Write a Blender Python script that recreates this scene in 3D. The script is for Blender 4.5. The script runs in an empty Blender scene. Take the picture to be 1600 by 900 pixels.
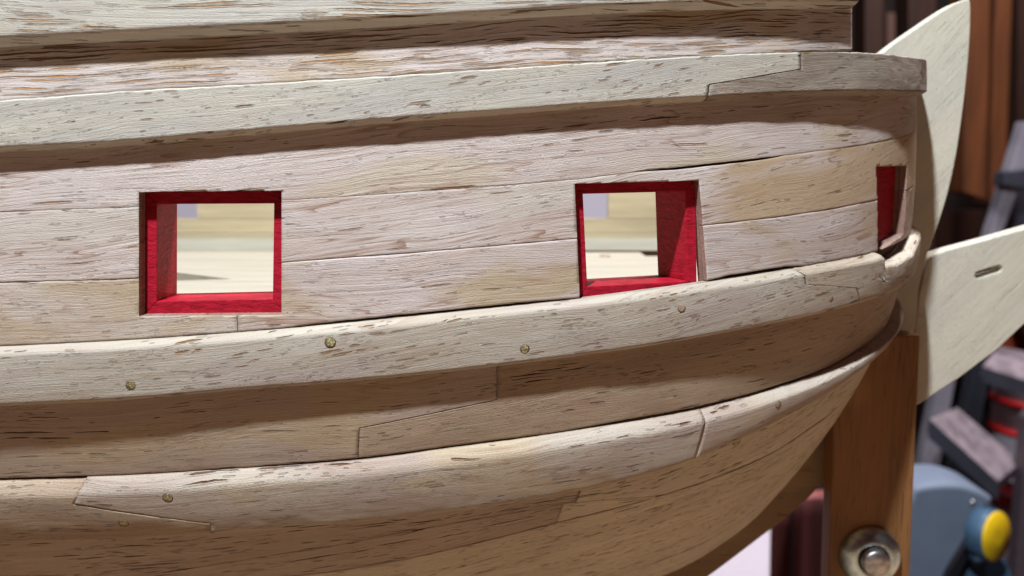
import bpy, bmesh, math, random
import numpy as np
from mathutils import Vector, Matrix, noise as mnoise

random.seed(7); np.random.seed(7)
SC = bpy.context.scene
COL = SC.collection
R = math.radians

# ------------------------------------------------------------------ camera, light, exposure
F = 1256.0; PITCH = R(9)
cam_d = bpy.data.cameras.new('camera'); cam = bpy.data.objects.new('camera', cam_d); COL.objects.link(cam)
cam.rotation_euler = (R(90) - PITCH, 0, 0)
cam_d.sensor_width = 36; cam_d.lens = 36 * F / 1600
cam_d.clip_start = 0.1; cam_d.clip_end = 2000
cam_d.dof.use_dof = True; cam_d.dof.focus_distance = 13.4; cam_d.dof.aperture_fstop = 0.19
SC.camera = cam

W = bpy.data.worlds.new('World'); SC.world = W; W.use_nodes = True
bg = W.node_tree.nodes['Background']
bg.inputs[0].default_value = (1.0, 0.38, 0.37, 1); bg.inputs[1].default_value = 0.048

def area(name, loc, target, size, power, color):
    d = bpy.data.lights.new(name, 'AREA'); d.shape = 'DISK'; d.size = size; d.energy = power; d.color = color
    o = bpy.data.objects.new(name, d); COL.objects.link(o); o.location = loc
    o.rotation_euler = (Vector(target) - Vector(loc)).to_track_quat('-Z', 'Y').to_euler()
    return o
LAMP = (-6.8, -2.5, 34.0)
area('work_lamp', LAMP, (0, 14, -1), 1.6, 36000, (0.86, 0.93, 1.0))
area('background_fill', (30, 38, 75), (25, 60, -10), 14, 95000, (1.0, 0.93, 0.97))  # unseen fill light, added to brighten the background

vs = SC.view_settings
vs.view_transform = 'Standard'; vs.look = 'None'; vs.exposure = 0; vs.gamma = 1; vs.use_curve_mapping = False

# ------------------------------------------------------------------ geometry of view and hull
cp, sp_ = math.cos(PITCH), math.sin(PITCH)
def ray(px, py):
    x = (px - 800) / F; z = (450 - py) / F
    return np.array([x, cp + z * sp_, -sp_ + z * cp])
def proj(P):
    P = np.asarray(P, float)
    d = P[..., 1] * cp - P[..., 2] * sp_
    u = P[..., 1] * sp_ + P[..., 2] * cp
    return np.stack([800 + F * P[..., 0] / d, 450 - F * u / d], -1)
def at_y(px, py, y):
    r = ray(px, py); return Vector(r * (y / r[1]))

D0 = 12.56; YC = 18.9; X0 = -3.5; AREF = 13.2
def hz(z):
    z = np.asarray(z, float)
    lo = np.clip(-3.4 - z, 0, None); up = np.clip(z + 2.5, 0, None)
    return 0.085 * lo ** 2 + 0.035 * up
SIL = np.array([(-200, 1433), (100, 1433), (200, 1431), (300, 1430), (380, 1422), (470, 1399), (520, 1380), (600, 1340),
                (670, 1294), (790, 1190), (900, 1078), (1000, 965), (1100, 840)], float)
def _solve_a():
    zs = np.linspace(-9.5, 4.5, 57); out = []
    th = np.linspace(0.02, np.pi / 2, 900)
    for z in zs:
        h = float(hz(z)); b = YC - D0 - h
        lo, hi = 4.0, 20.0
        for _ in range(40):
            a = (lo + hi) / 2
            P = np.stack([X0 + a * np.sin(th), D0 + h + b * (1 - np.cos(th)), np.full_like(th, z)], -1)
            q = proj(P); i = q[:, 0].argmax()
            if q[i, 0] > np.interp(q[i, 1], SIL[:, 0], SIL[:, 1]): hi = a
            else: lo = a
        out.append(a)
    return np.polynomial.Polynomial.fit(zs, out, 6)
APOLY = _solve_a()
def S(t, z):
    t = np.asarray(t, float); z = np.asarray(z, float)
    a = APOLY(np.clip(z, -9.5, 4.5)); h = hz(z); b = YC - D0 - h
    th = np.clip(t, 0, None) / AREF
    X = X0 + np.where(t < 0, t, a * np.sin(th)); Y = D0 + h + b * (1 - np.cos(th))
    return np.stack([X, Y, z + 0 * t], -1)
def N(t, z):
    e = 1e-3
    dt = S(t + e, z) - S(t - e, z); dz = S(t, z + e) - S(t, z - e)
    n = np.cross(dt, dz); n /= np.linalg.norm(n, axis=-1, keepdims=True)
    return n
def SO(t, z, o):
    o = np.asarray(o, float)
    return S(t, z) + N(t, z) * o[..., None]
TMAX = AREF * np.pi / 2 - 0.05
_gt, _gz = np.meshgrid(np.linspace(-9, TMAX, 260), np.linspace(-9, 4, 160))
_gP = S(_gt, _gz); _gN = N(_gt, _gz); _front = (_gP * _gN).sum(-1) < 0; _gq = proj(_gP)
def solve(px, py, off=0.0):
    d = (_gq[..., 0] - px) ** 2 + (_gq[..., 1] - py) ** 2; d = np.where(_front, d, 1e12)
    i = np.unravel_index(d.argmin(), d.shape); t, z = float(_gt[i]), float(_gz[i])
    for _ in range(25):
        f = proj(SO(t, z, off)) - (px, py)
        e = 1e-3
        jt = (proj(SO(t + e, z, off)) - proj(SO(t - e, z, off))) / (2 * e)
        jz = (proj(SO(t, z + e, off)) - proj(SO(t, z - e, off))) / (2 * e)
        J = np.stack([jt, jz], 1)
        if abs(np.linalg.det(J)) < 500: break
        s = np.linalg.solve(J, f); s = np.clip(s, -.6, .6)
        t -= s[0]; z -= s[1]
        if abs(f).max() < .02: break
    return t, z

def hermite(xs, ys):
    xs = np.array(xs, float); ys = np.array(ys, float)
    m = np.gradient(ys, xs)
    def f(x):
        x = np.asarray(x, float)
        i = np.clip(np.searchsorted(xs, x) - 1, 0, len(xs) - 2)
        hh = xs[i + 1] - xs[i]; u = (x - xs[i]) / hh
        uc = np.clip(u, 0, 1)
        v = ((1 + 2 * uc) * (1 - uc) ** 2 * ys[i] + uc * (1 - uc) ** 2 * hh * m[i]
             + uc ** 2 * (3 - 2 * uc) * ys[i + 1] + uc ** 2 * (uc - 1) * hh * m[i + 1])
        mr = np.clip((ys[-1] - ys[-4]) / (xs[-1] - xs[-4]), -.1, .3)
        ml = (ys[2] - ys[0]) / (xs[2] - xs[0])
        v = np.where(x > xs[-1], ys[-1] + mr * (x - xs[-1]), v)
        return np.where(x < xs[0], ys[0] + ml * (x - xs[0]), v)
    return f
def edge(pts, off=0.0):
    tz = sorted(solve(px, py, off) for px, py in pts)
    keep = [tz[0]]
    for q in tz[1:]:
        if q[0] - keep[-1][0] > .15: keep.append(q)
    return hermite([k[0] for k in keep], [k[1] for k in keep])
def T(px, py, off=0.0): return solve(px, py, off)[0]

# ------------------------------------------------------------------ materials
def new_mat(name):
    m = bpy.data.materials.new(name); m.use_nodes = True
    nt = m.node_tree; return m, nt, nt.nodes['Principled BSDF']
class NB:
    def __init__(s, nt): s.nt = nt
    def n(s, typ, ins=None, **kw):
        o = s.nt.nodes.new(typ)
        for k, v in kw.items(): setattr(o, k, v)
        for k, v in (ins or {}).items():
            if hasattr(v, 'is_output'): s.nt.links.new(v, o.inputs[k])
            else: o.inputs[k].default_value = v
        return o
    def math(s, op, a, b=None, c=None, clamp=False):
        o = s.n('ShaderNodeMath', operation=op); o.use_clamp = clamp
        for i, v in enumerate((a, b, c)):
            if v is None: continue
            if hasattr(v, 'is_output'): s.nt.links.new(v, o.inputs[i])
            else: o.inputs[i].default_value = v
        return o.outputs[0]
    def vec(s, x, y, z=0.0):
        return s.n('ShaderNodeCombineXYZ', {0: x, 1: y, 2: z}).outputs[0]
    def noise(s, vec, scale=1.0, detail=2.0, rough=.5, dim='2D'):
        return s.n('ShaderNodeTexNoise', {'Vector': vec, 'Scale': scale, 'Detail': detail, 'Roughness': rough}, noise_dimensions=dim).outputs[0]
    def step(s, v, lo, hi, a=0.0, b=1.0):
        return s.n('ShaderNodeMapRange', {0: v, 1: lo, 2: hi, 3: a, 4: b}, interpolation_type='SMOOTHSTEP').outputs[0]
    def mix(s, f, a, b, mode='MIX'):
        o = s.n('ShaderNodeMix', data_type='RGBA', blend_type=mode)
        for i, v in ((0, f), (6, a), (7, b)):
            if hasattr(v, 'is_output'): s.nt.links.new(v, o.inputs[i])
            else: o.inputs[i].default_value = (v if i == 0 else (*v, 1))
        return o.outputs[2]

def wood(name, ca, cb, cc=None, patch=None, mskew=.06, mfreq=4.0, seed=0.0, pore=.5, plen=.45, phgt=.07, skew=0.0, pcol=(.20, .085, .022), lines=.5,
         bump=1.0, relief=1.0, coords='UV', rough=.62, gdark=(.34, .20, .13), soft=1.0):
    """open-pored hardwood: drifting tint, growth lines, slit pores, fibre relief"""
    m, nt, bs = new_mat(name); b = NB(nt)
    if coords == 'UV':
        src = b.n('ShaderNodeUVMap').outputs[0]; sp = b.n('ShaderNodeSeparateXYZ', {0: src}); u0, v0 = sp.outputs[0], sp.outputs[1]
    else:
        src = b.n('ShaderNodeTexCoord').outputs['Object']; sp = b.n('ShaderNodeSeparateXYZ', {0: src})
        u0 = sp.outputs[{'X': 0, 'Y': 1, 'Z': 2}[coords[0]]]
        v0 = b.math('ADD', sp.outputs[{'X': 0, 'Y': 1, 'Z': 2}[coords[1]]], b.math('MULTIPLY', sp.outputs[{'X': 0, 'Y': 1, 'Z': 2}[coords[2]]], .83))
    u = b.math('ADD', u0, seed * 17.3); v = b.math('ADD', v0, seed * 7.7)
    v = b.math('MULTIPLY_ADD', u0, skew, v)
    warp = b.noise(b.vec(b.math('MULTIPLY', u, .30), b.math('MULTIPLY', v, .8)), 1, 1.5)
    v = b.math('MULTIPLY_ADD', b.math('SUBTRACT', warp, .5), .30, v)
    P = lambda fu, fv, ou=0.0: b.vec(b.math('MULTIPLY_ADD', u, fu, ou), b.math('MULTIPLY', v, fv))
    drift = b.noise(P(.22, 1.3, 3), 1, 3)
    col = b.mix(b.step(drift, .36, .64), ca, cb)
    if cc:
        col = b.mix(b.step(b.noise(P(.3, .9, 11), 1, 2), .52, .68), col, cc)
    g = b.noise(P(.2, 24, 5), 1, 5, .62)
    col = b.mix(b.math('MULTIPLY', b.step(g, .46, .74), .34 * soft), col, gdark)
    col = b.mix(b.math('MULTIPLY', b.step(g, .5, .30), .30), col, tuple(min(1, c * 1.22) for c in ca))
    # growth lines: contours of a long smooth field
    gl = b.noise(P(.16, 2.6, 9), 1, 2.2, .45)
    fr = b.math('FRACT', b.math('MULTIPLY', gl, 9.0))
    ln = b.math('MULTIPLY', b.step(fr, .70, 1.0), b.step(b.noise(P(.5, 1.5, 21), 1, 1), .4, .6))
    col = b.mix(b.math('MULTIPLY', ln, lines), col, gdark)
    if patch:      # heartwood stripe running into the plank from one place on
        pm = b.math('MULTIPLY', b.step(b.math('MULTIPLY_ADD', b.noise(P(.6, 5, 61), 1, 3), 1.6, u0), patch[0] + .8, patch[0] + 1.9), b.step(b.noise(P(.25, 2.2, 71), 1, 2), .22, .42))
        col = b.mix(b.math('MULTIPLY', pm, .8), col, patch[1])
    # pores
    rag = b.math('MULTIPLY_ADD', b.noise(P(5, 22, 2), 1, 2), .020, -.010)
    def pores(L, H, dens, off, m0, m1, sk=0.0):
        # one lens-shaped slit per cell of a running-bond grid; length, place and thickness drawn per cell
        vr = b.math('MULTIPLY_ADD', b.math('ADD', v, rag), 1 / H, off * 3); row = b.math('FLOOR', vr)
        r1 = b.n('ShaderNodeTexWhiteNoise', {'W': row}, noise_dimensions='1D').outputs[0]
        ur = b.math('ADD', b.math('MULTIPLY_ADD', u, 1 / L, off), b.math('MULTIPLY', r1, 7.0)); ci = b.math('FLOOR', ur)
        wn = b.n('ShaderNodeTexWhiteNoise', {'Vector': b.vec(ci, row, off)}, noise_dimensions='3D')
        cr = b.n('ShaderNodeSeparateColor', {0: wn.outputs['Color']}); ra, rb, rc = cr.outputs[0], cr.outputs[1], cr.outputs[2]
        lx = b.math('MULTIPLY_ADD', rb, .30, .14)
        cx = b.math('MULTIPLY_ADD', b.math('SUBTRACT', rc, .5), b.math('MULTIPLY_ADD', lx, -2.0, 1.0), .5)
        x = b.math('DIVIDE', b.math('SUBTRACT', b.math('FRACT', ur), cx), lx)
        lens = b.math('SUBTRACT', 1.0, b.math('POWER', b.math('ABSOLUTE', x), 2.6))
        cy = b.math('MULTIPLY_ADD', b.math('FRACT', b.math('MULTIPLY', b.math('ADD', rb, rc), 9.7)), .34, .33)
        hy = b.math('MULTIPLY_ADD', b.math('FRACT', b.math('MULTIPLY', ra, 57.3)), .13, .12)
        y = b.math('SUBTRACT', b.math('FRACT', vr), cy)
        d1 = b.math('MULTIPLY_ADD', lens, hy, b.math('MULTIPLY', b.math('ABSOLUTE', y), -1.0))
        y2 = b.math('ADD', y, .16)
        d2 = b.math('MULTIPLY_ADD', lens, b.math('ADD', hy, .02), b.math('MULTIPLY', b.math('ABSOLUTE', y2), -1.0))
        msk = b.step(b.noise(b.vec(b.math('MULTIPLY_ADD', u, .38, off), b.math('MULTIPLY', b.math('MULTIPLY_ADD', u, -mskew, v), mfreq)), 1, 1.0), m0, m1)
        pres = b.math('LESS_THAN', wn.outputs['Value'], b.math('MULTIPLY', msk, dens))
        return b.math('MULTIPLY', b.step(d1, -.01, .10), pres), b.math('MULTIPLY', b.step(d2, -.01, .12), pres)
    m0_ = .60 - .14 * pore
    p1 = pores(plen * 1.9, phgt * 1.0, .52 * pore, 4.2, m0_, m0_ + .08, skew * 3 + .9)
    p2 = pores(plen * .95, phgt * .66, .42 * pore, 31.7, m0_, m0_ + .08, .7)
    p3 = pores(plen * .5, phgt * .45, .10 + .40 * pore, 77.1, .47, .58, .4)
    (p1, q1), (p2, q2), (p3, q3) = p1, p2, p3
    lip = b.math('MAXIMUM', q1, b.math('MAXIMUM', q2, b.math('MULTIPLY', q3, .7)))
    fine3 = p3
    pp = b.math('MAXIMUM', p1, b.math('MAXIMUM', b.math('MULTIPLY', p2, .95), b.math('MULTIPLY', p3, .10)))
    col = b.mix(b.math('MULTIPLY', pp, .97), col, pcol)
    spk = b.noise(P(26, 60, 1), 1, 2, .7)
    col = b.mix(b.step(spk, .45, .75, 0, .25), col, tuple(c * .72 for c in cb))
    nt.links.new(col, bs.inputs['Base Color'])
    bs.inputs['Roughness'].default_value = rough; bs.inputs['Specular IOR Level'].default_value = .3
    fib = b.noise(P(.42, 58, 7), 1, 5, .66)
    fib2 = b.noise(P(5, 80, 8), 1, 3, .7)
    crk = b.step(b.noise(P(1.1, 20, 15), 1, 4, .6), .62, .68)           # fine torn grain
    cm = b.step(b.noise(P(.4, 1.6, 41), 1, 2), .48, .62)
    h = b.math('MULTIPLY', fib, .34 * relief)
    h = b.math('MULTIPLY_ADD', fib2, .20 * relief, h)
    h = b.math('MULTIPLY_ADD', b.math('MULTIPLY', crk, cm), -.42 * relief, h)
    h = b.math('MULTIPLY_ADD', spk, .26 * relief, h)
    h = b.math('MULTIPLY_ADD', lip, .35, h)
    h = b.math('MULTIPLY_ADD', fine3, -.8, h)
    h = b.math('MULTIPLY_ADD', pp, -1.5, h)
    bp = b.n('ShaderNodeBump', {'Height': h, 'Distance': .030 * bump, 'Strength': 1.0})
    nt.links.new(bp.outputs[0], bs.inputs['Normal'])
    return m

def plain(name, col, rough=.6, metal=0.0, var=.12, scale=3.0, bump=0.0, bscale=20.0, stretch=(1, 1, 1), col2=None, spec=.5):
    m, nt, bs = new_mat(name); b = NB(nt)
    tc = b.n('ShaderNodeTexCoord').outputs['Object']
    mp = b.n('ShaderNodeMapping', {0: tc}); mp.inputs['Scale'].default_value = stretch
    n = b.noise(mp.outputs[0], scale, 4, .6, '3D')
    c2 = col2 or tuple(max(0, c * (1 - 2.2 * var)) for c in col)
    nt.links.new(b.mix(b.step(n, .35, .68), col, c2), bs.inputs['Base Color'])
    bs.inputs['Roughness'].default_value = rough; bs.inputs['Metallic'].default_value = metal
    bs.inputs['Specular IOR Level'].default_value = spec
    if bump:
        nb = b.noise(mp.outputs[0], bscale, 4, .65, '3D')
        nt.links.new(b.n('ShaderNodeBump', {'Height': nb, 'Distance': bump}).outputs[0], bs.inputs['Normal'])
    return m

PINK = (.64, .555, .51); PINKD = (.58, .475, .415); CREAM = (.55, .51, .425); GREY = (.48, .455, .40); TAN = (.50, .385, .25); TAND = (.42, .31, .20)
M = {}
M['rail'] = wood('pale_rail_wood', CREAM, GREY, seed=1, pore=1.15, plen=1.5, phgt=.075, lines=.15, skew=.03, pcol=(.26, .12, .03), relief=.75)
M['bulwark'] = wood('coarse_bulwark_wood', PINK, (.58, .50, .45), TAN, seed=2, pore=1.5, plen=1.3, phgt=.075, lines=.35, pcol=(.30, .135, .03), relief=.9)
M['wale_a'] = wood('cream_wale_wood', CREAM, GREY, seed=3, pore=.5, mskew=.36, mfreq=3.2, plen=.36, phgt=.07, lines=.15, skew=-.06, relief=.8)
M['wale_b'] = wood('grey_wale_wood', (.36, .31, .25), (.28, .23, .18), seed=4, pore=.5, plen=.8, phgt=.06, lines=.5, relief=1.6)
M['pink1'] = wood('pale_pink_plank_wood', PINK, (.57, .48, .43), (.58, .49, .38), seed=5, pore=.36, plen=.7, phgt=.075, lines=.7, skew=-.02)
M['pink2'] = wood('pink_plank_wood', PINK, PINKD, (.60, .53, .46), patch=(T(1095, 300), (.50, .355, .20)), seed=6, pore=.3, plen=.6, phgt=.06, lines=.95, skew=-.07)
M['pink3'] = wood('rose_plank_wood', (.62, .535, .50), PINKD, TAN, seed=7, pore=.12, plen=.5, phgt=.05, lines=.8)
M['tan1'] = wood('tan_plank_wood', TAN, (.53, .42, .31), (.58, .49, .42), seed=8, pore=.15, plen=.5, phgt=.05, lines=.55, skew=.02)
M['wale2'] = wood('beige_wale_wood', (.50, .45, .375), (.44, .38, .30), (.43, .36, .31), seed=9, pore=.5, mskew=.34, mfreq=3.2, plen=.48, phgt=.068, lines=.4, skew=-.05)
M['wale2b'] = wood('rough_beige_wale_wood', (.50, .43, .34), (.45, .37, .28), seed=10, pore=.5, plen=.4, phgt=.06, lines=.5, relief=1.6)
M['midL'] = wood('brown_pink_plank_wood', (.50, .40, .31), (.47, .36, .30), TAN, seed=11, pore=.38, plen=.6, phgt=.06, lines=.35, pcol=(.13, .05, .02))
M['midR'] = wood('brown_plank_wood', (.47, .36, .25), (.40, .30, .21), seed=12, pore=.33, plen=.6, phgt=.06, lines=.55, pcol=(.10, .04, .02))
M['wale3'] = wood('weathered_wale_wood', (.50, .43, .35), (.43, .34, .28), (.50, .40, .27), seed=13, pore=.36, plen=.6, phgt=.06, lines=.5, pcol=(.12, .05, .02), relief=1.3)
M['wale3b'] = wood('tan_wale_wood', (.48, .37, .26), (.40, .30, .22), seed=14, pore=.4, plen=.5, phgt=.05, lines=.5, relief=1.3)
M['lowA'] = wood('lower_rosy_wood', (.48, .375, .29), (.43, .33, .255), seed=15, pore=.75, plen=.75, phgt=.07, lines=.3, pcol=(.10, .035, .015))
M['lowB'] = wood('lower_tan_wood', (.66, .58, .44), (.60, .51, .38), seed=16, pore=.5, plen=.5, phgt=.055, lines=.45, pcol=(.13, .06, .02), skew=-.03)
M['lowC'] = wood('lower_gold_wood', (.66, .57, .42), (.58, .49, .36), seed=17, pore=.55, plen=.5, phgt=.05, lines=.45, pcol=(.13, .06, .02))
M['skin'] = plain('dark_inner_wood', (.11, .055, .03), .8)
M['cut'] = wood('end_grain_wood', (.42, .27, .22), (.30, .18, .14), seed=19, pore=.3, plen=.1, phgt=.05, coords='YXZ', relief=1.6)
M['red'] = plain('red_lining_paint', (.44, .010, .028), .5, var=.13, scale=5, bump=.022, bscale=7, stretch=(1, 1, 2.2), spec=.2)
M['brass'] = plain('brass_nail_metal', (.52, .46, .24), .45, .7, var=.3, scale=22, bump=.05, bscale=14)
M['peg'] = plain('wooden_peg', (.42, .29, .20), .7, var=.15, scale=14)
M['white_wood'] = wood('whitish_bow_wood', (.64, .60, .48), (.58, .55, .46), seed=20, pore=-.2, plen=1.2, phgt=.09, lines=.55, coords='XZY', skew=-1.1, pcol=(.45, .40, .28), gdark=(.50, .46, .34), relief=1.3, soft=.8)
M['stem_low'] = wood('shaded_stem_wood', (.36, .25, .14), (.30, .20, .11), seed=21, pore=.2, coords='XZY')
M['deck'] = plain('deck_cream_wood', (.42, .385, .30), .6, var=.08, scale=1.0, stretch=(.3, 4, 1))
M['inner'] = plain('inner_cream_wood', (.54, .44, .27), .6, var=.10, scale=1.0, stretch=(.3, 1, 4))

# ------------------------------------------------------------------ object helpers
def props(o, label=None, cat=None, group=None, kind=None):
    if label: o['label'] = label
    if cat: o['category'] = cat
    if group: o['group'] = group
    if kind: o['kind'] = kind
    return o
def link_mesh(name, me, mat, parent=None, smooth=True):
    o = bpy.data.objects.new(name, me); COL.objects.link(o)
    if mat: me.materials.append(mat)
    if parent: o.parent = parent; o.matrix_parent_inverse = parent.matrix_world.inverted()
    if smooth:
        for p in me.polygons: p.use_smooth = True
    return o
def empty(name, loc):
    o = bpy.data.objects.new(name, None); COL.objects.link(o); o.location = loc; o.empty_display_size = .5
    bpy.context.view_layer.update(); return o
def mesh(name, verts, faces, mat, parent=None, smooth=False, bevel=0.0, seg=2):
    me = bpy.data.meshes.new(name); me.from_pydata([tuple(v) for v in verts], [], faces)
    bm = bmesh.new(); bm.from_mesh(me); bmesh.ops.recalc_face_normals(bm, faces=bm.faces)
    if bevel: bmesh.ops.bevel(bm, geom=list(bm.edges), offset=bevel, segments=seg, affect='EDGES', profile=.6)
    bm.to_mesh(me); bm.free()
    return link_mesh(name, me, mat, parent, smooth)
def hexa(name, q, e, mat, parent=None, bevel=0.0):
    """q: 4 corners of the near face, e: vector to the far face"""
    q = [Vector(p) for p in q]; e = Vector(e)
    return mesh(name, q + [p + e for p in q], [(0, 1, 2, 3), (7, 6, 5, 4), (0, 4, 5, 1), (1, 5, 6, 2), (2, 6, 7, 3), (3, 7, 4, 0)], mat, parent, bevel=bevel)
def box(name, a, b_, mat, parent=None, bevel=0.0):
    (x0, y0, z0), (x1, y1, z1) = a, b_
    return hexa(name, [(x0, y0, z0), (x1, y0, z0), (x1, y0, z1), (x0, y0, z1)], (0, y1 - y0, 0), mat, parent, bevel)
def lathe(name, prof, centre, axis, mat, parent=None, n=48, sx=1.0):
    """prof: (radius, height along axis)"""
    axis = Vector(axis).normalized(); rot = axis.to_track_quat('Z', 'Y').to_matrix()
    vs_, fs = [], []
    for r, h in prof:
        for k in range(n):
            a = 2 * math.pi * k / n
            vs_.append(Vector(centre) + rot @ Vector((r * math.cos(a) * sx, r * math.sin(a), h)))
    for i in range(len(prof) - 1):
        for k in range(n):
            fs.append((i * n + k, i * n + (k + 1) % n, (i + 1) * n + (k + 1) % n, (i + 1) * n + k))
    fs.append(tuple(range(n - 1, -1, -1))); fs.append(tuple((len(prof) - 1) * n + k for k in range(n)))
    return mesh(name, vs_, fs, mat, parent, smooth=True)

ship = empty('model_ship', tuple(S(0., -3.)))
props(ship, 'unfinished plank-on-frame wooden model ship hull with red lined gunports, filling the picture', 'model ship')

# profiles: offset outward against v (0 at the top edge, 1 at the bottom)
def prof_flat(o=0.0, rt=.012):
    def f(v, w):
        d = np.minimum(v, 1 - v) * w; r = .035
        k = np.clip(1 - d / r, 0, 1)
        return o - rt * k ** 2
    return f
def prof_wale(o, rt, rb, o0=0.0, o1=0.0, bulge=0.0):
    """rt, rb: widths (0..1) of the top and bottom rounding; o0, o1: offsets at the very edges"""
    def f(v, w):
        a = np.clip(1 - v / rt, 0, 1); c = np.clip(1 - (1 - v) / rb, 0, 1)
        y = o + bulge * np.sin(np.pi * np.clip(v, 0, 1))
        y = y - (o - o0) * (1 - np.sqrt(np.clip(1 - a ** 2, 0, 1)))
        return y - (o - o1) * (1 - np.sqrt(np.clip(1 - c ** 2, 0, 1)))
    return f
def prof_chamfer(o, rb, o1, rt=.05, o0=None):
    o0 = o - .06 if o0 is None else o0
    def f(v, w):
        c = np.clip(1 - (1 - v) / rb, 0, 1); a = np.clip(1 - v / rt, 0, 1)
        return o - (o - o1) * c - (o - o0) * a ** 2
    return f

def piece(name, top, bot, prof, tL, tR, mat, uvs=0.0, gap=.010, thick=.14, vjumps=(), rows=26, step=.09, rag=.005, label=None, lump=.008, pre=None):
    if not callable(tL): c0 = tL; tL = lambda v: np.full_like(v, c0)
    if not callable(tR): c1 = tR; tR = lambda v: np.full_like(v, c1)
    base = .5 - .5 * np.cos(np.linspace(0, np.pi, rows)); base = .5 * base + .5 * np.linspace(0, 1, rows)
    edges_ = [.006, .012, .02, .03, .045, .06, .08]
    vv = np.unique(np.round(np.r_[base, edges_, [1 - e for e in edges_], [j + d for j in vjumps for d in (-.012, -.003, .003, .012)]], 4))
    vv = vv[(vv >= 0) & (vv <= 1)]
    L, Rr = tL(vv), tR(vv)
    n = int(max(6, (Rr.mean() - L.mean()) / step)); uu = np.linspace(0, 1, n + 1)
    Tt = L[None, :] + (Rr - L)[None, :] * uu[:, None]
    VV = np.broadcast_to(vv[None, :], Tt.shape)
    zt = top(Tt); zb = np.minimum(bot(Tt), zt - .08); w = zt - zb
    sd = float(uvs)
    nz = lambda A, B, s, k: np.array([mnoise.noise(Vector((a * s, b_ * s * 2.2, k + sd))) for a, b_ in zip(A.ravel(), B.ravel())]).reshape(A.shape)
    jt = nz(Tt, 0 * Tt, 3.1, 1.0) * rag + nz(Tt, 0 * Tt, 9.0, 4.0) * rag * .7
    jb = nz(Tt, 0 * Tt, 3.1, 2.0) * rag + nz(Tt, 0 * Tt, 9.0, 5.0) * rag * .7
    Z = (zt - gap / 2 + jt) * (1 - VV) + (zb + gap / 2 + jb) * VV
    O = prof(VV, w) + lump * nz(Tt, Z, .9, 9.) + lump * .4 * nz(Tt, Z, 3.2, 12.)
    if pre is not None: O = O + pre(Tt, VV)
    outer = SO(Tt, Z, O); inner = SO(Tt, Z, np.full_like(O, -thick))
    nu, nv = Tt.shape; nn = nu * nv
    me = bpy.data.meshes.new(name)
    idx = np.arange(nn).reshape(nu, nv)
    q = lambda a, b_, c, d: np.stack([a, b_, c, d], -1).reshape(-1, 4)
    fo = q(idx[:-1, :-1], idx[:-1, 1:], idx[1:, 1:], idx[1:, :-1])
    fi = fo[:, ::-1] + nn
    def rim(a): return q(a[:-1], a[1:], a[1:] + nn, a[:-1] + nn)
    ft = rim(idx[:, 0]); fb = rim(idx[::-1, -1]); fl = rim(idx[0, ::-1]); fr_ = rim(idx[-1, :])
    faces = np.concatenate([fo, fi, ft, fb, fl, fr_])
    me.from_pydata(np.concatenate([outer.reshape(-1, 3), inner.reshape(-1, 3)]), [], faces.tolist())
    wm = float(w.mean())
    U = np.concatenate([Tt.ravel(), Tt.ravel()]); Vv = np.concatenate([(-VV * w * .5 - VV * wm * .5).ravel(), (-VV * w * .5 - VV * wm * .5).ravel() + .31])
    # rims: shift the inner copy so that their grain has some height
    uv = me.uv_layers.new(name='UVMap'); li = np.zeros(len(me.loops), int); me.loops.foreach_get('vertex_index', li)
    uvv = np.stack([U[li], Vv[li]], -1).ravel(); uv.data.foreach_set('uv', uvv)
    o = link_mesh(name, me, mat, ship)
    k0 = len(fo) + len(fi)
    for p in me.polygons[k0:]: p.use_smooth = False
    if label: o['label'] = label
    return o

def joint(pts, top, bot, off=0.0, d=.012, g=.010):
    """pts from the top edge to the bottom edge (image points) -> left piece tR(v), right piece tL(v)"""
    tv = []
    for px, py in pts:
        t, z = solve(px, py, off); v = float((top(t) - z) / (top(t) - bot(t))); tv.append((v, t))
    tv[0] = (0.0, tv[0][1]); tv[-1] = (1.0, tv[-1][1])
    v = [tv[0][0]]; t = [tv[0][1]]
    for a, c in tv[1:]: v.append(max(a, v[-1] + .004)); t.append(c)
    v = np.array(v); v = v / v[-1]
    J = lambda x: np.interp(x, v, t)
    jag = lambda x: .004 * np.sin(x * 41) + .004 * np.sin(x * 97 + 1)
    left = lambda x: np.minimum(J(x - d), J(x + d)) - g + jag(x)
    right = lambda x: np.maximum(J(x - d), J(x + d)) + g + jag(x)
    return left, right, list(v[1:-1])

# ------------------------------------------------------------------ edges of the strakes (top to bottom)
TL = -8.6; TR = TMAX
e_Atop = edge([(0, -60), (400, -75), (800, -85), (1200, -90), (1330, -90)], .3)
e_Abot = edge([(0, 72), (150, 64), (300, 56), (500, 46), (700, 34), (900, 22), (1100, 14), (1250, 12), (1330, 13)], .15)
e_UBbot = edge([(0, 158), (200, 142), (400, 131), (600, 119), (800, 106), (1000, 93), (1200, 83), (1330, 79)], 0)
e_W1top = edge([(0, 156), (200, 141), (400, 130), (600, 118), (800, 105), (1000, 92), (1200, 82), (1300, 80), (1380, 83), (1420, 88)], .18)
e_W1bot = edge([(0, 238), (180, 229), (400, 210), (600, 193), (800, 178), (950, 167), (1105, 158), (1250, 151), (1350, 149), (1415, 150)], .12)
e_R1bot = edge([(0, 331), (217, 323), (440, 313), (700, 296), (900, 280), (1000, 268), (1090, 258), (1280, 236), (1370, 222)], 0)
e_R2bot = edge([(0, 441), (217, 434), (442, 410), (600, 398), (895, 373), (1100, 352), (1250, 334), (1370, 312)], 0)
e_W2top = edge([(0, 541), (200, 531), (372, 519), (500, 508), (700, 488), (900, 467), (1100, 441), (1250, 417), (1370, 393)], 0)
e_W2bot = edge([(0, 635), (200, 625), (400, 608), (600, 592), (800, 570), (1000, 543), (1200, 507), (1300, 485), (1375, 463)], .16)
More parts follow.
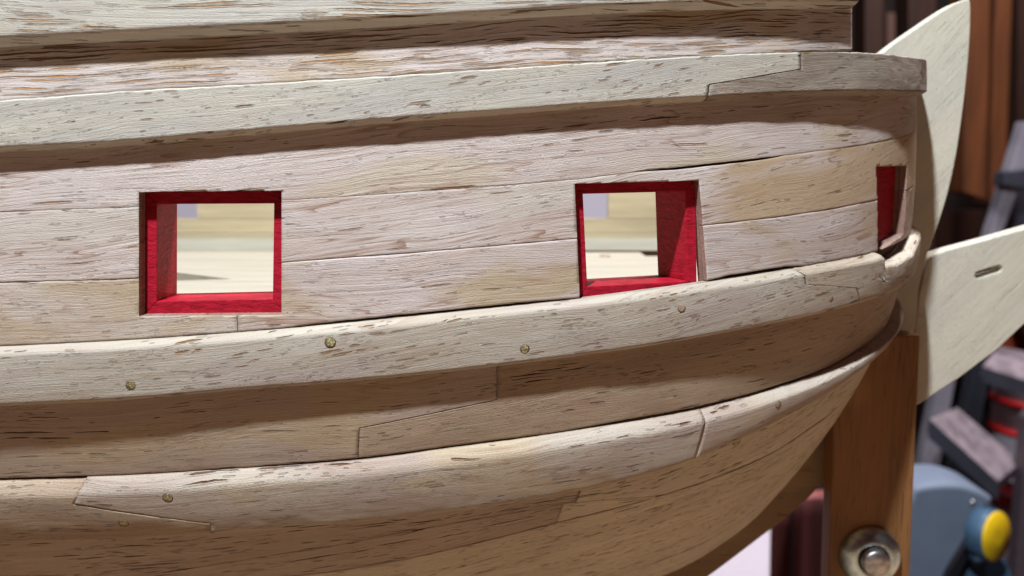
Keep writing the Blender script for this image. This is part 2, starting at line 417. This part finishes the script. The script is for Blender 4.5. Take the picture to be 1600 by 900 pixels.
e_W3top = edge([(0, 748), (200, 742), (400, 730), (560, 718), (700, 700), (900, 672), (1100, 637), (1200, 610), (1300, 571), (1350, 540)], 0)
e_W3bot = edge([(0, 843), (200, 838), (330, 830), (500, 817), (700, 797), (900, 764), (1000, 740), (1100, 707), (1200, 665), (1290, 615)], .24)
e_L1bot = edge([(0, 985), (200, 945), (400, 908), (600, 881), (727, 853), (867, 818), (1024, 778), (1120, 746), (1210, 706), (1262, 672)], 0)
_s0 = edge([(0, 935), (300, 888), (600, 838), (800, 802), (902, 785), (1024, 775), (1060, 769)], 0)
e_S0 = lambda t: np.maximum(_s0(np.minimum(t, T1060)), e_L1bot(t) + .015)
T1060 = T(1060, 769)
e_L2bot = edge([(400, 1040), (700, 975), (870, 930), (977, 896), (1060, 866), (1130, 832), (1190, 790)], 0)
def shift(f, d): return lambda t: f(t) + d
e_under = lambda t: np.minimum(e_L2bot(t) - 1.0, -7.9 + 0 * t)

# ports: corners TL TR BR BL of the opening cut in the planking
PORTS = [
    dict(cut=[(217, 300), (440, 298), (440, 492), (217, 494)],
         out=[(226.5, 300), (445, 298), (445, 491), (226.5, 491)], inn=[(245, 319), (428, 318), (426, 467), (245, 471)],
         d=(0, 1, 0), depth=.80, rec=.22),
    dict(cut=[(898, 287), (1092, 282), (1106, 453), (906, 468)],
         out=[(898, 284), (1087, 280), (1089, 455), (906, 465)], inn=[(911, 303), (1071, 299), (1075, 439), (918, 448)],
         d=(-.46, .89, 0), depth=.84, rec=.17),
    dict(cut=[(1369, 260), (1417, 259), (1411, 366), (1371, 394)],
         out=None, inn=None, d=(-.38, .92, 0), depth=.9, rec=.22),
]
def port_frame(p):
    c = [solve(x, y, 0.0) for x, y in p['cut']]
    t = sum(k[0] for k in c) / 4; z = sum(k[1] for k in c) / 4
    return c, t, z
cutters = []
for i, p in enumerate(PORTS):
    c, t, z = port_frame(p); n = N(np.array(t), np.array(z))
    p['n'] = Vector(n); dv = Vector(p['d']).normalized() if i == 0 else -Vector((n[0], n[1], 0)).normalized()
    P = [Vector(SO(np.array(k[0]), np.array(k[1]), 0.0)) for k in c]; p['P'] = P
    me = bpy.data.meshes.new('cut')
    A = [q - dv * .7 for q in P]; B = [q + dv * 1.6 for q in P]
    me.from_pydata([tuple(q) for q in A + B], [], [(0, 1, 2, 3), (7, 6, 5, 4), (0, 4, 5, 1), (1, 5, 6, 2), (2, 6, 7, 3), (3, 7, 4, 0)])
    bm = bmesh.new(); bm.from_mesh(me); bmesh.ops.recalc_face_normals(bm, faces=bm.faces); bm.to_mesh(me); bm.free()
    me.materials.append(M['cut'])
    o = bpy.data.objects.new('cutter', me); COL.objects.link(o); cutters.append(o)
def cut(o, which):
    for k in which:
        md = o.modifiers.new('b', 'BOOLEAN'); md.object = cutters[k]; md.operation = 'DIFFERENCE'; md.solver = 'EXACT'
        md.material_mode = 'TRANSFER'
    dg = bpy.context.evaluated_depsgraph_get(); dg.update()
    me = bpy.data.meshes.new_from_object(o.evaluated_get(dg)); o.modifiers.clear(); old = o.data; o.data = me; bpy.data.meshes.remove(old)

# ------------------------------------------------------------------ planking
tA = T(1340, 60, .2); tUB = T(1331, 50, 0)
piece('top_rail', e_Atop, e_Abot, prof_chamfer(.23, .10, .06, rt=.08), TL, tA, M['rail'], 1, lump=.006, step=.12)
ub_end = lambda v: tUB + .02 * v
piece('plank', shift(e_Abot, .06), e_UBbot, prof_flat(0), TL, ub_end, M['bulwark'], 2)
jl, jr, vj = joint([(1250, 84), (1251, 108), (1108, 132), (1105, 158)], e_W1top, e_W1bot, .18, d=.008, g=.006)
wp1 = prof_chamfer(.19, .10, .07, rt=.035, o0=.13)
piece('wale', e_W1top, e_W1bot, wp1, TL, jl, M['wale_a'], 3, vjumps=vj, rag=.010, label='upper wale, pale cream piece')
piece('wale', e_W1top, e_W1bot, wp1, jr, T(1440, 120, .19) + 2.6, M['wale_b'], 4, vjumps=vj, rag=.012, label='upper wale, grey weathered forward piece', lump=.014)
r1 = piece('plank', shift(e_W1bot, .04), e_R1bot, prof_flat(0, .005), TL, TR, M['pink1'], 5, gap=.004)
xa = T(330, 380); xb = T(1089, 290)
def opening(f, a, b_, dep):
    '''an edge that draws back by dep between two places'''
    ta, tb_ = T(*a), T(*b_)
    return lambda t: f(t) + dep * np.clip(np.sin(np.pi * np.clip((t - ta) / (tb_ - ta), 0, 1)) * 1.6, 0, 1)
r2 = piece('plank', opening(e_R1bot, (1000, 268), (1230, 242), -.035), e_R2bot, prof_flat(0, .006), TL, TR, M['pink2'], 6, gap=.006)
xc = T(371, 505)
r3 = piece('plank', e_R2bot, e_W2top, prof_flat(0), TL, xc - .006, M['tan1'], 7, gap=.010)
r3b = piece('plank', e_R2bot, opening(opening(e_W2top, (430, 510), (915, 466), .030), (1100, 441), (1255, 416), .05), prof_flat(0), xc + .006, TR, M['pink3'], 9, gap=.016)
jl, jr, vj = joint([(1250, 419), (1257, 432), (1258, 444), (1335, 449), (1342, 478)], e_W2top, e_W2bot, .2, d=.003, g=.008)
def prof_ledge(o, rt, rb, o0, o1, bulge=0.0, r=.05, swell=0.0):
    def f(v, w):
        x = v / rt; lin = o0 + (o - o0) * np.clip(x, 0, 1) ** .8
        s = np.clip(1 - np.abs(x - 1) / .35, 0, 1); y = lin - r * .35 * s ** 2
        c = np.clip(1 - (1 - v) / rb, 0, 1)
        y = y + swell * np.clip((v - rt) / (1 - rt), 0, 1)
        return y + bulge * np.sin(np.pi * np.clip(v, 0, 1)) - (o - o1) * (1 - np.sqrt(np.clip(1 - c ** 2, 0, 1)))
    return f
wp2 = prof_ledge(.21, .095, .10, .02, .12, .018, swell=.02)
# the forward end of the wale is broken away under the forward port
tn0, tn1 = T(1383, 398, .2), T(1383, 398, .2) + 3.2
def e_W2topN(t):
    z = e_W2top(t)
    nzv = np.array([mnoise.noise(Vector((a * 1.3, 3.3, 0))) for a in np.ravel(t)]).reshape(np.shape(t))
    k = np.clip((t - tn0) / .03, 0, 1) * np.clip((tn1 - t) / .8, 0, 1)
    return z - k * (.24 + .10 * nzv)
piece('wale', e_W2top, e_W2bot, wp2, TL, jl, M['wale2'], 10, vjumps=vj, label='middle wale with brass nails')
piece('wale', e_W2topN, e_W2bot, wp2, jr, TR - .3, M['wale2b'], 11, vjumps=vj, rag=.014, label='middle wale, forward piece with a broken top edge', step=.05)
jl, jr, vj = joint([(776, 576), (776, 628), (562, 672), (560, 718)], e_W2bot, e_W3top, 0, d=.006, g=.003)
e_Mb = opening(opening(e_W3top, (380, 732), (880, 676), .022), (860, 678), (1290, 576), .045)
piece('plank', shift(e_W2bot, .05), e_Mb, prof_flat(0), TL, jl, M['midL'], 12, vjumps=vj, gap=.014)
piece('plank', shift(e_W2bot, .05), e_Mb, prof_flat(.004), jr, TR, M['midR'], 13, vjumps=vj, gap=.014)
wp3 = prof_ledge(.25, .13, .10, .02, .15, .02, swell=.105)
wp3n = prof_ledge(.225, .13, .16, .02, .12, .02, swell=.05)
jl, jr, vj = joint([(118, 746), (116, 788), (330, 815), (331, 830)], e_W3top, e_W3bot, .3, d=.0012, g=.003)
jl2, jr2, vj2 = joint([(1098, 638), (1106, 655), (1110, 664), (1240, 640), (1245, 650)], e_W3top, e_W3bot, .2, d=.002, g=.008)
piece('wale', shift(e_W3top, -.03), e_W3bot, wp3, TL, jl, M['wale3b'], 14, vjumps=vj, label='lower wale, left piece')
piece('wale', e_W3top, e_W3bot, wp3, jr, lambda v: np.full_like(v, T(1102, 650, .2)) - .005, M['wale3'], 15, vjumps=vj, label='lower wale, long middle piece')
tj_ = T(1102, 650, .2)
piece('wale', e_W3top, e_W3bot, wp3, T(1102, 650, .2) + .005, TR - .3, M['wale3'], 16, pre=lambda t_, v_: -.085 * v_ * np.clip((t_ - tj_) / 2.2, 0, 1), label='lower wale, forward piece', rag=.01)
tb = T(902, 778)
piece('plank', shift(e_W3bot, .22), e_S0, prof_flat(0), TL, tb - .012, M['lowA'], 17, gap=.012)
piece('plank', shift(e_W3bot, .22), e_S0, prof_flat(.004), tb + .012, TR, M['lowB'], 18, gap=.012)
piece('plank', e_S0, lambda t: np.minimum(e_L1bot(t), e_S0(t) - .05), prof_flat(-.004), TL, tb - .30, M['lowA'], 21, gap=.006)
piece('plank', e_S0, lambda t: np.minimum(e_L1bot(t), e_S0(t) - .05), prof_flat(-.004), tb - .292, T(1024, 778), M['lowC'], 22, gap=.010)
piece('plank', e_L1bot, e_L2bot, prof_flat(0), TL, TR, M['lowC'], 19, gap=.014)
piece('plank', e_L2bot, e_under, prof_flat(0), TL, TR, M['lowB'], 20, gap=.014)
cut(r1, [0, 1, 2]); cut(r2, [0, 1, 2]); cut(r3, [0]); cut(r3b, [0, 1, 2])

# inner skin closing the joints
def skin(name, zt, zb, tl, tr, o1, o2, mat):
    tt = np.linspace(tl, tr, 90); zz = np.linspace(zb, zt, 40); A, B = np.meshgrid(tt, zz, indexing='ij')
    P = np.concatenate([SO(A, B, np.full_like(A, o1)).reshape(-1, 3), SO(A, B, np.full_like(A, o2)).reshape(-1, 3)])
    idx = np.arange(A.size).reshape(A.shape); n = A.size
    q = lambda a, b_, c, d: np.stack([a, b_, c, d], -1).reshape(-1, 4)
    fo = q(idx[:-1, :-1], idx[1:, :-1], idx[1:, 1:], idx[:-1, 1:]); rim = lambda a: q(a[1:], a[:-1], a[:-1] + n, a[1:] + n)
    F_ = np.concatenate([fo, fo[:, ::-1] + n, rim(idx[:, 0]), rim(idx[::-1, -1]), rim(idx[0, ::-1]), rim(idx[-1, :])])
    me = bpy.data.meshes.new(name); me.from_pydata(P, [], F_.tolist())
    bm = bmesh.new(); bm.from_mesh(me); bmesh.ops.recalc_face_normals(bm, faces=bm.faces); bm.to_mesh(me); bm.free()
    return link_mesh(name, me, mat, ship)
zW1 = float(e_W1top(np.array(tUB)))
sk = skin('inner_skin', zW1 - .12, -8.6, TL, TR, -.15, -.34, M['skin']); cut(sk, [0, 1, 2])
sk2 = skin('inner_skin', float(e_Atop(np.array(tA))) - .1, zW1 - .12, TL, tUB - .06, -.15, -.34, M['skin'])
sk2.name = 'bulwark_skin'

# ------------------------------------------------------------------ red gunport linings
bar_names = ['head', 'jamb', 'sill', 'jamb']
for i, p in enumerate(PORTS):
    Pc = p['P']; n = (Pc[1] - Pc[0]).cross(Pc[3] - Pc[0]).normalized()
    if n.y > 0: n = -n
    c0 = sum(Pc, Vector()) / 4 - n * p['rec']
    def on_plane(px, py):
        r = Vector(ray(px, py)); return r * (c0.dot(n) / r.dot(n))
    if p['out']:
        O = [on_plane(*q) for q in p['out']]; I = [on_plane(*q) for q in p['inn']]
    else:
        O = [q - n * p['rec'] for q in Pc]
        c = sum(O, Vector()) / 4
        ex = (O[1] - O[0]).normalized() * .17; ez = Vector((0, 0, .10)); wd = ex * 5.2
        I = [O[0] + ex - ez, O[1] - wd - ez, O[2] - wd + ez, O[3] + ex + ez]
    dv = Vector(p['d']).normalized()
    root = empty('port_lining', tuple(c0)); root.parent = ship; root.matrix_parent_inverse = ship.matrix_world.inverted()
    for k in range(4):
        a, b_ = k, (k + 1) % 4
        o = hexa(bar_names[k], [O[a], O[b_], I[b_], I[a]], dv * p['depth'], M['red'], root, bevel=.014)
for o in cutters: bpy.data.objects.remove(o)

# ------------------------------------------------------------------ treenails
def nail(px, py, off, r, mat, name, h=.012):
    t, z = solve(px, py, off); P = SO(np.array(t), np.array(z), np.array(off))
    # find the true surface offset by sampling the wale mesh
    n = Vector(N(np.array(t), np.array(z)))
    dg = bpy.context.evaluated_depsgraph_get(); rr = Vector(ray(px, py)).normalized()
    ok, loc, nrm, _, _, _ = SC.ray_cast(dg, Vector((0, 0, 0)), rr)
    if ok: P = loc; n = nrm
    lathe(name + '_hole', [(r * 1.06, -.05), (r * 1.06, .0010)], P, n, M['skin'], ship, n=20)
    lathe(name, [(r * .9, -.05), (r * .93, .0014), (r * .88, .003), (r * .5, .004), (r * .2, .0042)], P, n, mat, ship, n=20, sx=.95)
bpy.context.view_layer.update()
for px, py, rr_ in ((204, 602, .075), (516, 535, .085), (820, 545, .075), (262, 778, .085), (193, 817, .08), (1151, 690, .085)):
    nail(px, py, .25, rr_, M['brass'], 'brass_nail')
for px, py, rr_ in ((1065, 481, .07), (1216, 632, .065), (1299, 467, .05)):
    nail(px, py, .25, rr_, M['peg'], 'wooden_peg')

# ------------------------------------------------------------------ deck, far bulwark
ZD = -2.75; YF = 25.3
for k in range(12):
    y0 = 13.3 + k * 1.0
    def hx(y):
        yy = min(y, 2 * YC - y); q = 1 - (yy - .45 - D0) / (YC - D0)
        return X0 + float(APOLY(ZD)) * math.sqrt(max(0, 1 - q * q)) - .55
    hexa('deck_plank', [(-12, y0 + .006, ZD - .15), (hx(y0), y0 + .006, ZD - .15), (hx(y0), y0 + .006, ZD), (-12, y0 + .006, ZD)], (0, .988, 0), M['deck'], ship)
box('deck_beam', (-12, 13.25, ZD - .4), (-4, YF, ZD - .16), M['skin'], ship)
FP = [(-11.9, -9.88), (-5.4, -3.4), (.95, 3.02)]      # far ports
def far_row(z0, z1, cuts):
    xs = -14.0
    for a, b_ in cuts + [(8.5, 8.5)]:
        if a > xs: box('far_plank', (xs, YF, z0 + .006), (a, YF + .3, z1 - .006), M['inner'], ship)
        xs = b_
far_row(ZD - .3, -2.25, []); far_row(-2.25, -1.80, []); far_row(-1.80, -.2, FP); far_row(-.2, .8, []); far_row(.8, 1.6, [])
mesh('waterway', [(-12, YF - .01, ZD + .35), (8.5, YF - .01, ZD + .35), (8.5, YF - .55, ZD + .01), (-12, YF - .55, ZD + .01), (-12, YF - .01, ZD + .01), (8.5, YF - .01, ZD + .01)],
     [(0, 1, 2, 3), (3, 2, 5, 4), (0, 4, 5, 1), (0, 3, 4), (1, 5, 2)], M['deck'], ship)
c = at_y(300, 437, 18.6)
mesh('deck_shade_wedge', [(c.x - .6, 18.4, ZD), (c.x + .9, 18.7, ZD), (c.x - .6, 18.9, ZD), (c.x - .5, 18.55, ZD + .16), (c.x - .5, 18.75, ZD + .16), (c.x + .5, 18.7, ZD + .05)],
     [(0, 1, 5, 3), (1, 2, 4, 5), (3, 5, 4), (0, 3, 4, 2), (0, 2, 1)], plain('olive_shade', (.12, .10, .06), .7), ship)  # dark wedge, shaped and coloured as a smudge of shade on the deck
c = at_y(945, 414, 23.2); lathe('deck_peg', [(.16, 0), (.16, .02), (.09, .06), (.05, .07)], (c.x, 23.2, ZD), (0, 0, 1), M['peg'], ship, 16)

# ------------------------------------------------------------------ stem, knee of the head
def slab(name, outer, holes, y, thick, mat, parent, bevel=.035):
    cu = bpy.data.curves.new(name, 'CURVE'); cu.dimensions = '2D'; cu.fill_mode = 'BOTH'; cu.extrude = thick / 2 - bevel; cu.bevel_depth = bevel; cu.bevel_resolution = 2
    cu.offset = -bevel
    for poly in [outer] + holes:
        pts = [at_y(px, py, y) for px, py in poly]
        s = cu.splines.new('POLY'); s.points.add(len(pts) - 1); s.use_cyclic_u = True
        for q, pt in zip(s.points, pts): q.co = (pt.x, pt.z, 0, 1)
    o = bpy.data.objects.new('tmp', cu); COL.objects.link(o)
    dg = bpy.context.evaluated_depsgraph_get(); me = bpy.data.meshes.new_from_object(o.evaluated_get(dg))
    bpy.data.objects.remove(o)
    me.transform(Matrix.Translation((0, y + thick / 2, 0)) @ Matrix.Rotation(R(90), 4, 'X'))
    me.materials.clear()
    return link_mesh(name, me, mat, parent, smooth=False)
def smooth_poly(pts, n=6, closed=True):
    out = []; m = len(pts)
    for i in range(m):
        p0, p1, p2, p3 = [np.array(pts[(i + k) % m], float) for k in (-1, 0, 1, 2)]
        for j in range(n):
            u = j / n
            out.append(tuple(.5 * ((2 * p1) + (-p0 + p2) * u + (2 * p0 - 5 * p1 + 4 * p2 - p3) * u ** 2 + (-p0 + 3 * p1 - 3 * p2 + p3) * u ** 3)))
    return out
YS = YC - .22
stem_o = smooth_poly([(1330, 130), (1382, 80), (1442, 37), (1480, 12), (1500, 2), (1512, -1), (1517, 8), (1516, 60), (1511, 120), (1504, 180), (1495, 240), (1483, 296), (1468, 346), (1448, 402),
                      (1436, 455), (1428, 520), (1395, 520), (1330, 420), (1320, 300)], 5)
slab('stem_post', stem_o, [], YS, .44, M['white_wood'], ship)
knee = [(1449, 405), (1462, 397), (1480, 391), (1540, 375), (1600, 358), (1700, 330), (1780, 305), (1820, 330), (1800, 380), (1700, 440), (1600, 507), (1560, 545), (1500, 590), (1437, 631), (1415, 640), (1429, 524), (1437, 458)]
slot = []
for k in range(24):
    a = 2 * math.pi * k / 24; x = 5.5 * math.cos(a) + (16.5 if math.cos(a) > 0 else -16.5); y = 5.5 * math.sin(a)
    q = R(-18); slot.append((1545 + x * math.cos(q) - y * math.sin(q), 425 + x * math.sin(q) + y * math.cos(q)))
slab('head_knee', knee, [slot], YS, .44, M['white_wood'], ship, .03)
low = smooth_poly([(1427, 522), (1405, 590), (1362, 662), (1310, 728), (1250, 791), (1180, 846), (1100, 906), (1000, 975), (900, 1060), (800, 1000), (1000, 850), (1200, 700), (1330, 560), (1394, 522)], 4)
slab('lower_stem', low, [], YS + .02, .40, M['stem_low'], ship)

# ------------------------------------------------------------------ stand post with bolt
YP = 17.85
M['post'] = wood('stand_post_wood', (.27, .125, .045), (.21, .095, .033), (.33, .17, .07), seed=30, pore=.1, plen=1.5, phgt=.05, coords='ZXY', lines=.5, gdark=(.10, .04, .015), pcol=(.07, .03, .012), relief=.35, rough=.5)
M['steel'] = plain('zinc_steel', (.66, .78, .80), .32, 1.0, var=.2, scale=3, bump=.02, bscale=4)
M['dark_steel'] = plain('dull_bolt_steel', (.60, .57, .55), .4, 1.0, var=.2, scale=6)
pb = at_y(1362, 1100, YP)
post = empty('wooden_post', (pb.x, YP + .35, pb.z))
props(post, 'upright brown wooden stand post with a steel bolt, behind the bow of the model ship', 'post')
tl_, tr_ = at_y(1306, 523, YP), at_y(1438, 523, YP); bl_, br_ = at_y(1289, 1100, YP), at_y(1413, 1100, YP)
hexa('upright', [(tl_.x, YP, tl_.z), (tr_.x, YP, tr_.z), (br_.x, YP, br_.z), (bl_.x, YP, bl_.z)], (0, .5, 0), M['post'], post, bevel=.05)
bc = at_y(1357, 866, YP); bax = (-.06, -1, .06)
bolt = empty('bolt', tuple(bc)); bolt.parent = post; bolt.matrix_parent_inverse = post.matrix_world.inverted()
lathe('washer', [(.60, -.02), (.70, .0), (.72, .05), (.71, .11), (.66, .20), (.58, .28), (.48, .34), (.40, .36), (.36, .35), (.335, .30), (.33, .2)], bc, bax, M['steel'], bolt, 64)
be = at_y(1360, 874, YP - .3)
prof = [(.27, -.25)]
for k in range(9): prof += [(.285, k * .05 - .2), (.31, k * .05 - .175)]
prof += [(.31, .30), (.31, .52), (.28, .56), (.1, .565)]
lathe('bolt_end', prof, bc, bax, M['dark_steel'], bolt, 40)

# ------------------------------------------------------------------ workshop behind
M['dark'] = plain('dark_room_wall', (.020, .011, .008), .9, var=.2, scale=.1)
M['pale_wall'] = plain('pale_painted_board', (.62, .56, .63), .7, var=.03, scale=.1)
M['stud'] = plain('orange_brown_timber', (.17, .052, .012), .6, var=.22, scale=.5, stretch=(2, 2, .15))
M['stud2'] = plain('dark_brown_timber', (.045, .015, .007), .6, var=.22, scale=.5, stretch=(2, 2, .15))
M['maroon'] = plain('maroon_timber', (.36, .12, .11), .5, var=.22, scale=.4, stretch=(3, 3, .12))
M['alu'] = plain('dull_aluminium', (.40, .38, .44), .5, .3, var=.1, scale=.5)
M['alu_dark'] = plain('dark_ladder_metal', (.07, .075, .10), .5, .3, var=.1, scale=.5)
M['tread'] = plain('dusty_tread', (.40, .33, .36), .7, var=.22, scale=.8)
M['blue'] = plain('blue_grey_plastic', (.20, .25, .33), .6, var=.06, scale=.3)
M['blue_dark'] = plain('dark_blue_plastic', (.07, .15, .24), .4, var=.1, scale=.3)
M['black'] = plain('black_rubber', (.012, .013, .02), .6)
M['yellow'] = plain('yellow_plastic', (.85, .56, .01), .45, var=.04)
M['white'] = plain('white_bucket_plastic', (.72, .66, .74), .4, var=.03)
M['redp'] = plain('red_plastic', (.65, .02, .02), .4)

def pbox(name, quad, y, dep, mat, parent=None, bevel=.1):
    q = [at_y(px, py, y) for px, py in quad]
    return hexa(name, q, (0, dep, 0), mat, parent, bevel)
props(box('floor', (-140, -40, -62), (200, 160, -60), plain('concrete_floor', (.10, .085, .08), .9)), kind='structure')
props(box('back_wall', (-140, 120, -60), (200, 122, 100), M['dark']), kind='structure')
q4 = [at_y(960, 1000, 36), at_y(1201, 1000, 36), at_y(1206, 720, 47), at_y(960, 720, 47)]
props(hexa('leaning_sheet', q4, (0, .4, -.3), plain('white_sheet', (.80, .76, .84), .6, var=.02), None, .05), 'pale white sheet leaning behind the lower hull, left of the maroon boards', 'sheet')
w = pbox('painted_wall', [(-900, -300), (1204, -300), (1204, 1300), (-900, 1300)], 48, 2, M['pale_wall'])
props(w, kind='structure')
def board(quad, y, dep, mat, label, name='timber_board'):
    o = pbox(name, quad, y, dep, mat); props(o, label, 'board', 'timber boards against the workshop wall'); return o
board([(1512, -60), (1549, -60), (1541, 312), (1505, 300)], 78, 3, M['stud'], 'orange-brown upright board just right of the pointed bow post')
board([(1557, -60), (1584, -60), (1570, 322), (1546, 318)], 82, 3, M['stud'], 'orange-brown upright board, second to the right of the pointed bow post')
board([(1420, -60), (1464, -60), (1460, 420), (1420, 420)], 84, 3, M['stud2'], 'dark brown upright board behind the top of the pointed bow post')
board([(1352, -60), (1382, -60), (1380, 420), (1352, 420)], 86, 3, M['stud2'], 'narrow dark brown upright board left of the pointed bow post')
board([(1592, -60), (1660, -60), (1650, 620), (1590, 500)], 90, 3, M['stud2'], 'dark brown upright board at the right edge of the picture')
board([(1386, 20), (1418, 20), (1418, 70), (1386, 75)], 98, 3, plain('grey_brown_box', (.14, .07, .05), .7), 'small grey-brown board end between two dark upright boards')
board([(1440, 330), (1640, 330), (1640, 600), (1440, 560)], 100, 3, M['stud2'], 'wide dark red-brown low panel behind the bow knee')
board([(1540, 520), (1640, 500), (1640, 548), (1545, 548)], 92, 3, plain('rust_board', (.35, .06, .02), .7), 'rust red board end below the bow knee at the right edge')
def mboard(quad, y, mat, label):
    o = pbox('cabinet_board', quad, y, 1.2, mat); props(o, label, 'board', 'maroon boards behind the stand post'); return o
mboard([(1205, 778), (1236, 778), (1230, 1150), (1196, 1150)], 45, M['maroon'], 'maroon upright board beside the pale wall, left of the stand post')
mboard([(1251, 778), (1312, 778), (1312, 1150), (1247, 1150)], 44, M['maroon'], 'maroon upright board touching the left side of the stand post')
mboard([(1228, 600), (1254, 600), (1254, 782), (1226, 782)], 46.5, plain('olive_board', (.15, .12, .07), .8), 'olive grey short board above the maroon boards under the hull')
mboard([(1236, 600), (1312, 600), (1312, 1150), (1230, 1150)], 50.5, plain('near_black_board', (.035, .014, .010), .9), 'nearly black board behind the maroon boards under the hull')  # even near-black base colour

bench = box('bounce_bench', (-60, -30, -15), (60, 23, -14), plain('bounce_bench_tan', (.33, .215, .125), .7, var=.1, scale=.3)); props(bench, kind='structure')  # out-of-view slab, added to bounce warm light onto the lower hull
# stepladder
YL = 60
lad = empty('stepladder', tuple(at_y(1520, 1250, YL))); props(lad, 'grey metal stepladder with dusty treads standing in the dark behind the bow knee', 'stepladder')
def lp(name, quad, y, dep, mat): return pbox(name, quad, y, dep, mat, lad, .12)
lp('rail', [(1602, 190), (1632, 190), (1557, 390), (1540, 390)], YL, 1.2, M['alu'])
lp('rail', [(1480, 530), (1505, 530), (1452, 820), (1420, 820)], YL + 2, 1.2, M['alu'])
lp('rail', [(1528, 540), (1560, 530), (1500, 820), (1472, 820)], YL + 6, 1.2, M['alu_dark'])
lp('rail', [(1606, 655), (1660, 600), (1650, 1250), (1560, 1250)], YL - 3, 1.2, plain('brown_grey_rail', (.16, .12, .14), .5, .3))
lp('bracket', [(1572, 268), (1625, 262), (1625, 298), (1568, 290)], YL - .8, 1.4, M['alu_dark'])
lp('brace', [(1575, 290), (1625, 290), (1625, 390), (1560, 390)], YL + 3, .6, M['alu_dark'])
def tread(p4, y_near, y_far, drop):
    a, b_, c_, d_ = p4
    P = [at_y(*a, y_near), at_y(*b_, y_far), at_y(*c_, y_far - 1), at_y(*d_, y_near - 1)]
    o = mesh('tread', P + [q + Vector((0, .2, -drop)) for q in P], [(0, 1, 2, 3), (7, 6, 5, 4), (0, 4, 5, 1), (1, 5, 6, 2), (2, 6, 7, 3), (3, 7, 4, 0)], M['tread'], lad, bevel=.1)
    lip = [P[0] + Vector((0, -.15, -.05)), P[3] + Vector((0, -.15, -.05)), P[3] + Vector((0, -.15, -drop - .4)), P[0] + Vector((0, -.15, -drop - .4))]
    hexa('tread_lip', lip, (0, .12, 0), M['alu_dark'], o)
tread([(1452, 654), (1496, 636), (1596, 722), (1560, 752)], 56, 60, 1.0)
tread([(1535, 572), (1560, 540), (1680, 566), (1660, 612)], 60, 64, .8)

# bucket
bk_c = at_y(1602, 690, 68); 
bk = empty('bucket', (bk_c.x, 68, bk_c.z - 3)); props(bk, 'white plastic bucket with red bands behind the stepladder treads', 'bucket')
lathe('pail', [(2.5, -3.2), (2.6, -3), (3.0, 5.8), (3.1, 6.0), (2.9, 6.0), (2.7, 5.6)], (bk_c.x, 68, bk_c.z), (0, 0, 1), M['white'], bk, 40)
lathe('band', [(2.86, 1.0), (2.98, 1.05), (3.0, 1.5), (2.9, 1.55)], (bk_c.x, 68, bk_c.z), (0, 0, 1), M['redp'], bk, 40)
lathe('band', [(2.96, 3.6), (3.06, 3.65), (3.08, 4.1), (2.96, 4.15)], (bk_c.x, 68, bk_c.z), (0, 0, 1), M['redp'], bk, 40)
b2 = at_y(1572, 800, 66)
bk2 = empty('bucket', (b2.x, 66, b2.z - 4)); props(bk2, 'white bucket with a red lid low behind the blue tool', 'bucket')
lathe('pail', [(1.7, -4), (1.9, 0.6), (1.9, .8)], (b2.x, 66, b2.z), (0, 0, 1), M['white'], bk2, 32)
lathe('lid', [(2.0, .85), (2.1, .9), (2.1, 1.7), (1.9, 1.8)], (b2.x, 66, b2.z), (.25, 0, 1), M['redp'], bk2, 32)

# blue tool with yellow cap
YT = 40
tool = empty('bench_tool', tuple(at_y(1480, 1150, YT))); props(tool, 'blue-grey plastic bench tool with a round yellow end cap, right of the stand post', 'bench tool')
body = smooth_poly([(1380, 1150), (1405, 850), (1424, 776), (1442, 760), (1500, 757), (1546, 774), (1549, 790), (1515, 840), (1478, 905), (1400, 1060)], 4)
slab('body', body, [], YT, 3.0, M['blue'], tool, .25)
strap = [(1543, 792), (1553, 790), (1497, 905), (1440, 1050), (1425, 1040), (1480, 895)]
slab('strap', strap, [], YT - .3, 3.4, M['black'], tool, .05)
dc = at_y(1556, 838, YT - 1); ax = (.52, -.85, .12)
lathe('drum', [(1.1, -1.0), (1.30, -.9), (1.36, -.15), (1.28, -.02)], dc, ax, M['blue_dark'], tool, 48)
lathe('end_cap', [(1.27, -.1), (1.29, .02), (1.24, .10), (.3, .13)], dc, ax, M['yellow'], tool, 48)
sc_ = at_y(1520, 786, YT); lathe('screw', [(.16, -.1), (.17, .04), (.10, .08)], sc_, (0, -1, 0), M['dark_steel'], tool, 20)
slab('base', smooth_poly([(1500, 900), (1540, 870), (1575, 880), (1600, 1000), (1560, 1150), (1450, 1150), (1470, 980)], 4), [], YT + .5, 2.5, M['blue_dark'], tool, .2)
